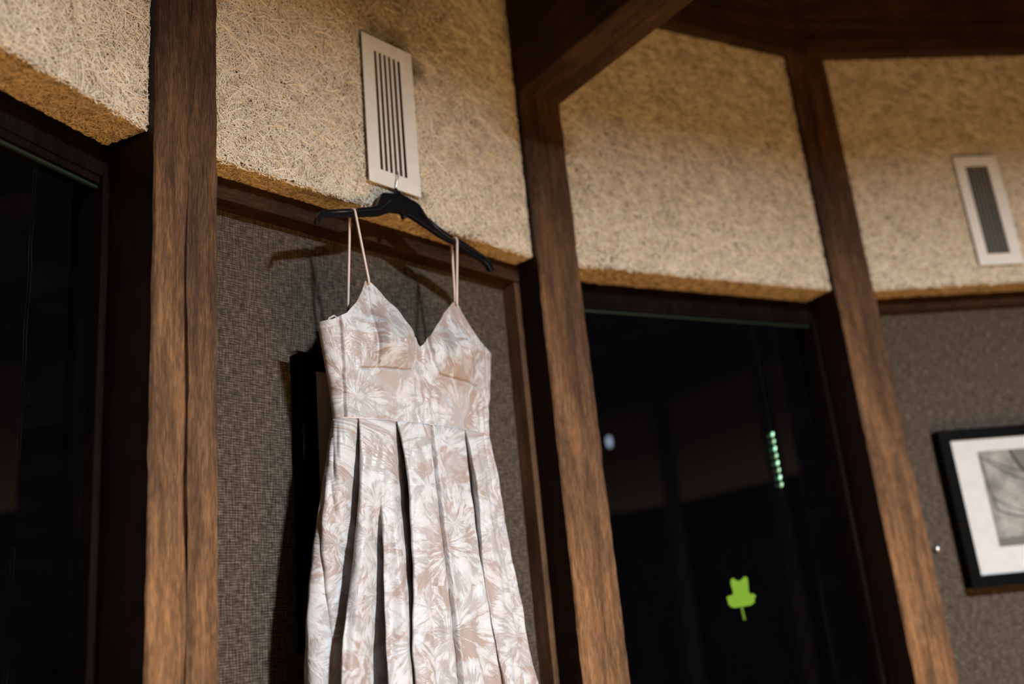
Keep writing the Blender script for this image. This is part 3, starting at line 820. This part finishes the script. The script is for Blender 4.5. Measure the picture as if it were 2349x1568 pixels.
def bodice():
    nc, nr = 521, 240
    phi = np.linspace(-math.pi / 2, math.pi / 2, nc)
    Xc = np.sin(phi)
    v = np.linspace(0, 1, nr)
    tz = topfront(Xc * 0.2165)
    z = ZW + v[:, None] * (tz[None, :] - ZW)
    W = Wb(z)
    s = Xc[None, :] * W
    taper = 1 - 0.42 * np.clip((z - 0.585) / 0.095, 0, 1)
    y = 0.036 * np.cos(phi)[None, :] ** 0.75 * taper
    a = np.abs(s)
    y += 0.034 * np.exp(-((a - 0.083) / 0.050) ** 2 - ((z - 0.553) / 0.050) ** 2)
    y -= 0.010 * np.exp(-(s / 0.022) ** 2) * np.clip((z - 0.46) / 0.06, 0, 1)
    # slack folds running down the cups and puckers above the waist
    y += 0.0062 * np.sin((a - 0.02) * 150 + z * 14) * np.exp(-((a - 0.085) / 0.045) ** 2 - ((z - 0.575) / 0.06) ** 2)
    y += 0.0022 * np.sin(s * 210 + 3 * np.sin(s * 40)) * np.exp(-((z - 0.435) / 0.03) ** 2) * (s > -0.05)
    y += 0.0015 * np.sin(s * 90 + z * 120)* np.exp(-((z - 0.47) / 0.04) ** 2)
    gr = 0.0050
    for sg in (-1, 1):
        cup = [(sg * 0.022 - 0.0, 0.606), (sg * 0.0165, 0.575), (sg * 0.022, 0.535), (sg * 0.034, 0.509), (sg * 0.06, 0.5035), (sg * 0.145, 0.5005)]
        cup = [(p + (0.0 if sg < 0 else 0.0), q) for p, q in cup]
        y -= gr * np.exp(-(seg_dist(s, z, cup) / 0.0020) ** 2)
        up = [(sg * 0.112, 0.672), (sg * 0.118, 0.58), (sg * 0.116, 0.505)]
        y -= gr * 0.6 * np.exp(-(seg_dist(s, z, up) / 0.0018) ** 2)
        sd = [(sg * 0.183, 0.60), (sg * 0.178, 0.50), (sg * 0.176, 0.40)]
        y -= gr * np.exp(-(seg_dist(s, z, sd) / 0.0022) ** 2)
    front = np.stack([s, -y, z], -1)
    uvf = np.stack([s * 1.05, z], -1)
    # back half: closes the tube
    nb = 81
    phib = np.linspace(math.pi / 2, 1.5 * math.pi, nb)
    Xb = np.sin(phib)
    zt = 0.555 + (0.581 - 0.555) * np.abs(Xb) ** 3
    zb = ZW + v[:, None] * (zt[None, :] - ZW)
    sb = Xb[None, :] * Wb(zb)
    yb = 0.034 * np.cos(phib)[None, :] * np.ones_like(zb)
    back = np.stack([sb, -yb, zb], -1)
    uvb = np.stack([0.8 - sb, zb], -1)
    allv = np.concatenate([front, back[:, 1:-1]], 1)
    uv = np.concatenate([uvf, uvb[:, 1:-1]], 1)
    n_, k_ = allv.shape[:2]
    V = allv.reshape(-1, 3) + np.array([0, 0, 0])
    o = fast_mesh('bodice', V, grid_faces(n_, k_, True), M_BODICE, DR, uv=uv.reshape(-1, 2))
    sm = o.modifiers.new('cloth', 'SOLIDIFY'); sm.thickness, sm.offset = 0.0016, -1
    return o
bodice()

def skirt():
    nc, nr = 1800, 210
    phi = np.linspace(-math.pi, math.pi, nc, endpoint=False)
    z = np.linspace(ZW, -0.62, nr)
    W = ip(z, [-0.62, -0.5, 0.02, 0.15, 0.25, 0.34, 0.38, ZW], [0.33, 0.315, 0.244, 0.226, 0.213, 0.199, 0.192, 0.1880])
    Df = ip(z, [-0.62, 0.02, 0.20, 0.34, ZW], [0.13, 0.070, 0.058, 0.046, 0.0365])
    Db = ip(z, [-0.62, 0.02, 0.20, 0.34, ZW], [0.075, 0.058, 0.052, 0.044, 0.0345])
    P, Zg = np.meshgrid(phi, z)
    Wg, Dfg, Dbg = W[:, None], Df[:, None], Db[:, None]
    D = np.where(np.cos(P) > 0, Dfg, Dbg)
    s = Wg * np.sin(P) - 0.018 * np.clip((ZW - Zg) / 0.4, 0, 1); y = D * np.abs(np.cos(P)) ** 0.85 * np.sign(np.cos(P))
    # outward normal
    nx, ny = np.sin(P) / Wg, np.cos(P) / D
    ln = np.hypot(nx, ny); nx, ny = nx / ln, ny / ln
    drop = ZW - Zg
    rad = np.hypot(Wg * np.cos(P), D * np.sin(P)) + 0.02
    def groove(zs, degs, depth_z, depth, wid_z, wid, p=1.6, skew=0.0, sharp=None):
        c = np.radians(ip(z, zs[::-1], degs[::-1]))[:, None]
        dep = ip(z, depth_z[::-1], depth[::-1])[:, None]
        wd = ip(z, wid_z[::-1], wid[::-1])[:, None]
        arc = (P - c) * rad
        wl = wd * np.where(arc < 0, 1 - skew, 1 + skew)
        if sharp: wl = np.where(arc < 0, wd, sharp)
        return dep * np.exp(-(np.abs(arc) / wl) ** p)
    dz = [ZW, 0.38, 0.30, 0.15, 0.0, -0.6]
    disp = np.zeros_like(P)
    disp -= groove([ZW, 0.26, 0.15, 0.03, -0.6], [-55, -59, -64, -72, -78], dz, [0.004, 0.024, 0.050, 0.062, 0.066, 0.07], dz, [0.0025, 0.007, 0.015, 0.026, 0.036, 0.06], p=2.4, skew=-0.2)
    disp -= groove([ZW, 0.187, 0.10, 0.0, -0.6], [-24, -21, -20, -20, -18], dz, [0.012, 0.050, 0.078, 0.066, 0.020, 0.02], dz, [0.0015, 0.007, 0.0155, 0.013, 0.005, 0.02], p=4.0)
    disp -= groove([ZW, 0.26, 0.0, -0.6], [-37, -38, -40, -44], [ZW, 0.30, 0.25, 0.15, 0.0, -0.6], [0.0, 0.0, 0.006, 0.056, 0.080, 0.08], dz, [0.004, 0.005, 0.010, 0.015, 0.022, 0.04], p=3.0)
    disp -= groove([ZW, 0.17, 0.0, -0.6], [31, 28, 27, 27], dz, [0.012, 0.044, 0.070, 0.050, 0.014, 0.03], dz, [0.0015, 0.005, 0.009, 0.008, 0.006, 0.03], p=4.0)
    fold = disp.copy()
    disp -= groove([ZW, 0.2, 0.0, -0.6], [2.5, 3, 4, 6], dz, [0.004, 0.012, 0.012, 0.014, 0.014, 0.03], dz, [0.003, 0.006, 0.010, 0.014, 0.016, 0.03], sharp=0.002)
    disp -= groove([ZW, 0.17, 0.0, -0.6], [58, 56, 54, 52], dz, [0.003, 0.006, 0.010, 0.012, 0.014, 0.03], dz, [0.003, 0.006, 0.010, 0.012, 0.014, 0.03])
    for k in range(6):
        disp -= groove([ZW, -0.6], [105 + k * 28, 108 + k * 27], dz, [0.003, 0.008, 0.016, 0.025, 0.03, 0.05], dz, [0.003, 0.006, 0.012, 0.018, 0.024, 0.04])
    shear = -0.92 * fold * np.clip(np.cos(P) * 3, 0, 1)
    fl = np.clip(drop / 0.35, 0, 1)
    disp = disp + fl * (0.004 * np.sin(P * 17 + 2.0 * Zg * 5) + 0.0035 * np.sin(P * 29 + 1.0) + 0.003 * np.sin(P * 7 + Zg * 9))
    disp = disp + 0.0012 * np.sin(Zg * 75 + 6 * np.sin(P * 5)) * np.sin(P * 22 + Zg * 30) * np.clip(drop / 0.05, 0, 1)
    disp = np.maximum(disp, -np.minimum(0.080, D + 0.022))
    s = s + nx * disp + ny * shear; y = y + ny * disp - nx * shear
    dsx = np.hypot(np.diff(s, axis=1), np.diff(y, axis=1))
    arc = np.concatenate([np.zeros((nr, 1)), np.cumsum(dsx, 1)], 1)
    arc = arc - arc[:, nc // 2][:, None]
    uv = np.stack([arc * 0.92 + 0.37, Zg * 1.0 + 1.3], -1).reshape(-1, 2)
    V = np.stack([s, -y, Zg], -1).reshape(-1, 3)
    o = fast_mesh('skirt', V, grid_faces(nr, nc, True), M_DRESS, DR, uv=uv)
    sm = o.modifiers.new('cloth', 'SOLIDIFY'); sm.thickness, sm.offset = 0.0014, -1
    return o
skirt()

# waist piping
pts = []
for k in range(73):
    p = -math.pi + 2 * math.pi * k / 72
    D = 0.0365 if math.cos(p) > 0 else 0.0345
    c = math.cos(p)
    pts.append((0.1884 * math.sin(p), -(math.copysign(abs(c) ** 0.8, c) * D), ZW))
b_ = MB().tube(pts, 0.0011, 6)
mesh_obj('waist_seam', b_.v, b_.f, M_STRAP, DR, smooth=True)

# straps (each one loops over the hanger arm)
def local(p): return (p[0] - S0, p[1] - Q0, p[2] - CAMZ)
hl = Vector(local(hpt(-0.1372, 0.8150))); hr = Vector(local(hpt(0.1268, 0.8205)))
def strap(front, h, back):
    front, back = Vector(front), Vector(back)
    p = [front + Vector((0, 0, -0.006))]
    a = h + Vector((0, -0.0085, -0.006)); c = h + Vector((0, 0.0085, -0.006))
    for k in range(9): p.append(front.lerp(a, k / 8))
    p += [h + Vector((0, -0.0062, 0.0005)), h + Vector((0, -0.002, 0.0025)), h + Vector((0, 0.003, 0.0025)), h + Vector((0, 0.0065, 0.0005))]
    for k in range(9): p.append(c.lerp(back, k / 8))
    b = MB().tube(p, 0.0026, 8)
    return mesh_obj('strap', b.v, b.f, M_STRAP, DR, smooth=True)
strap((-0.1125, -0.0225, 0.678), hl, (-0.130, 0.030, 0.556))
strap((0.1125, -0.0225, 0.678), hr, (0.150, 0.026, 0.560))
# little hanging loop at the left underarm
lp = [(-0.190, 0.010, 0.575), (-0.186, 0.006, 0.598), (-0.176, 0.004, 0.604), (-0.166, 0.008, 0.602), (-0.158, 0.016, 0.590), (-0.154, 0.020, 0.570)]
b_ = MB().tube(lp, 0.0020, 6)
mesh_obj('hanging_loop', b_.v, b_.f, M_STRAP, DR, smooth=True)

for o in bpy.data.objects:
    if '_o' in o: del o['_o']
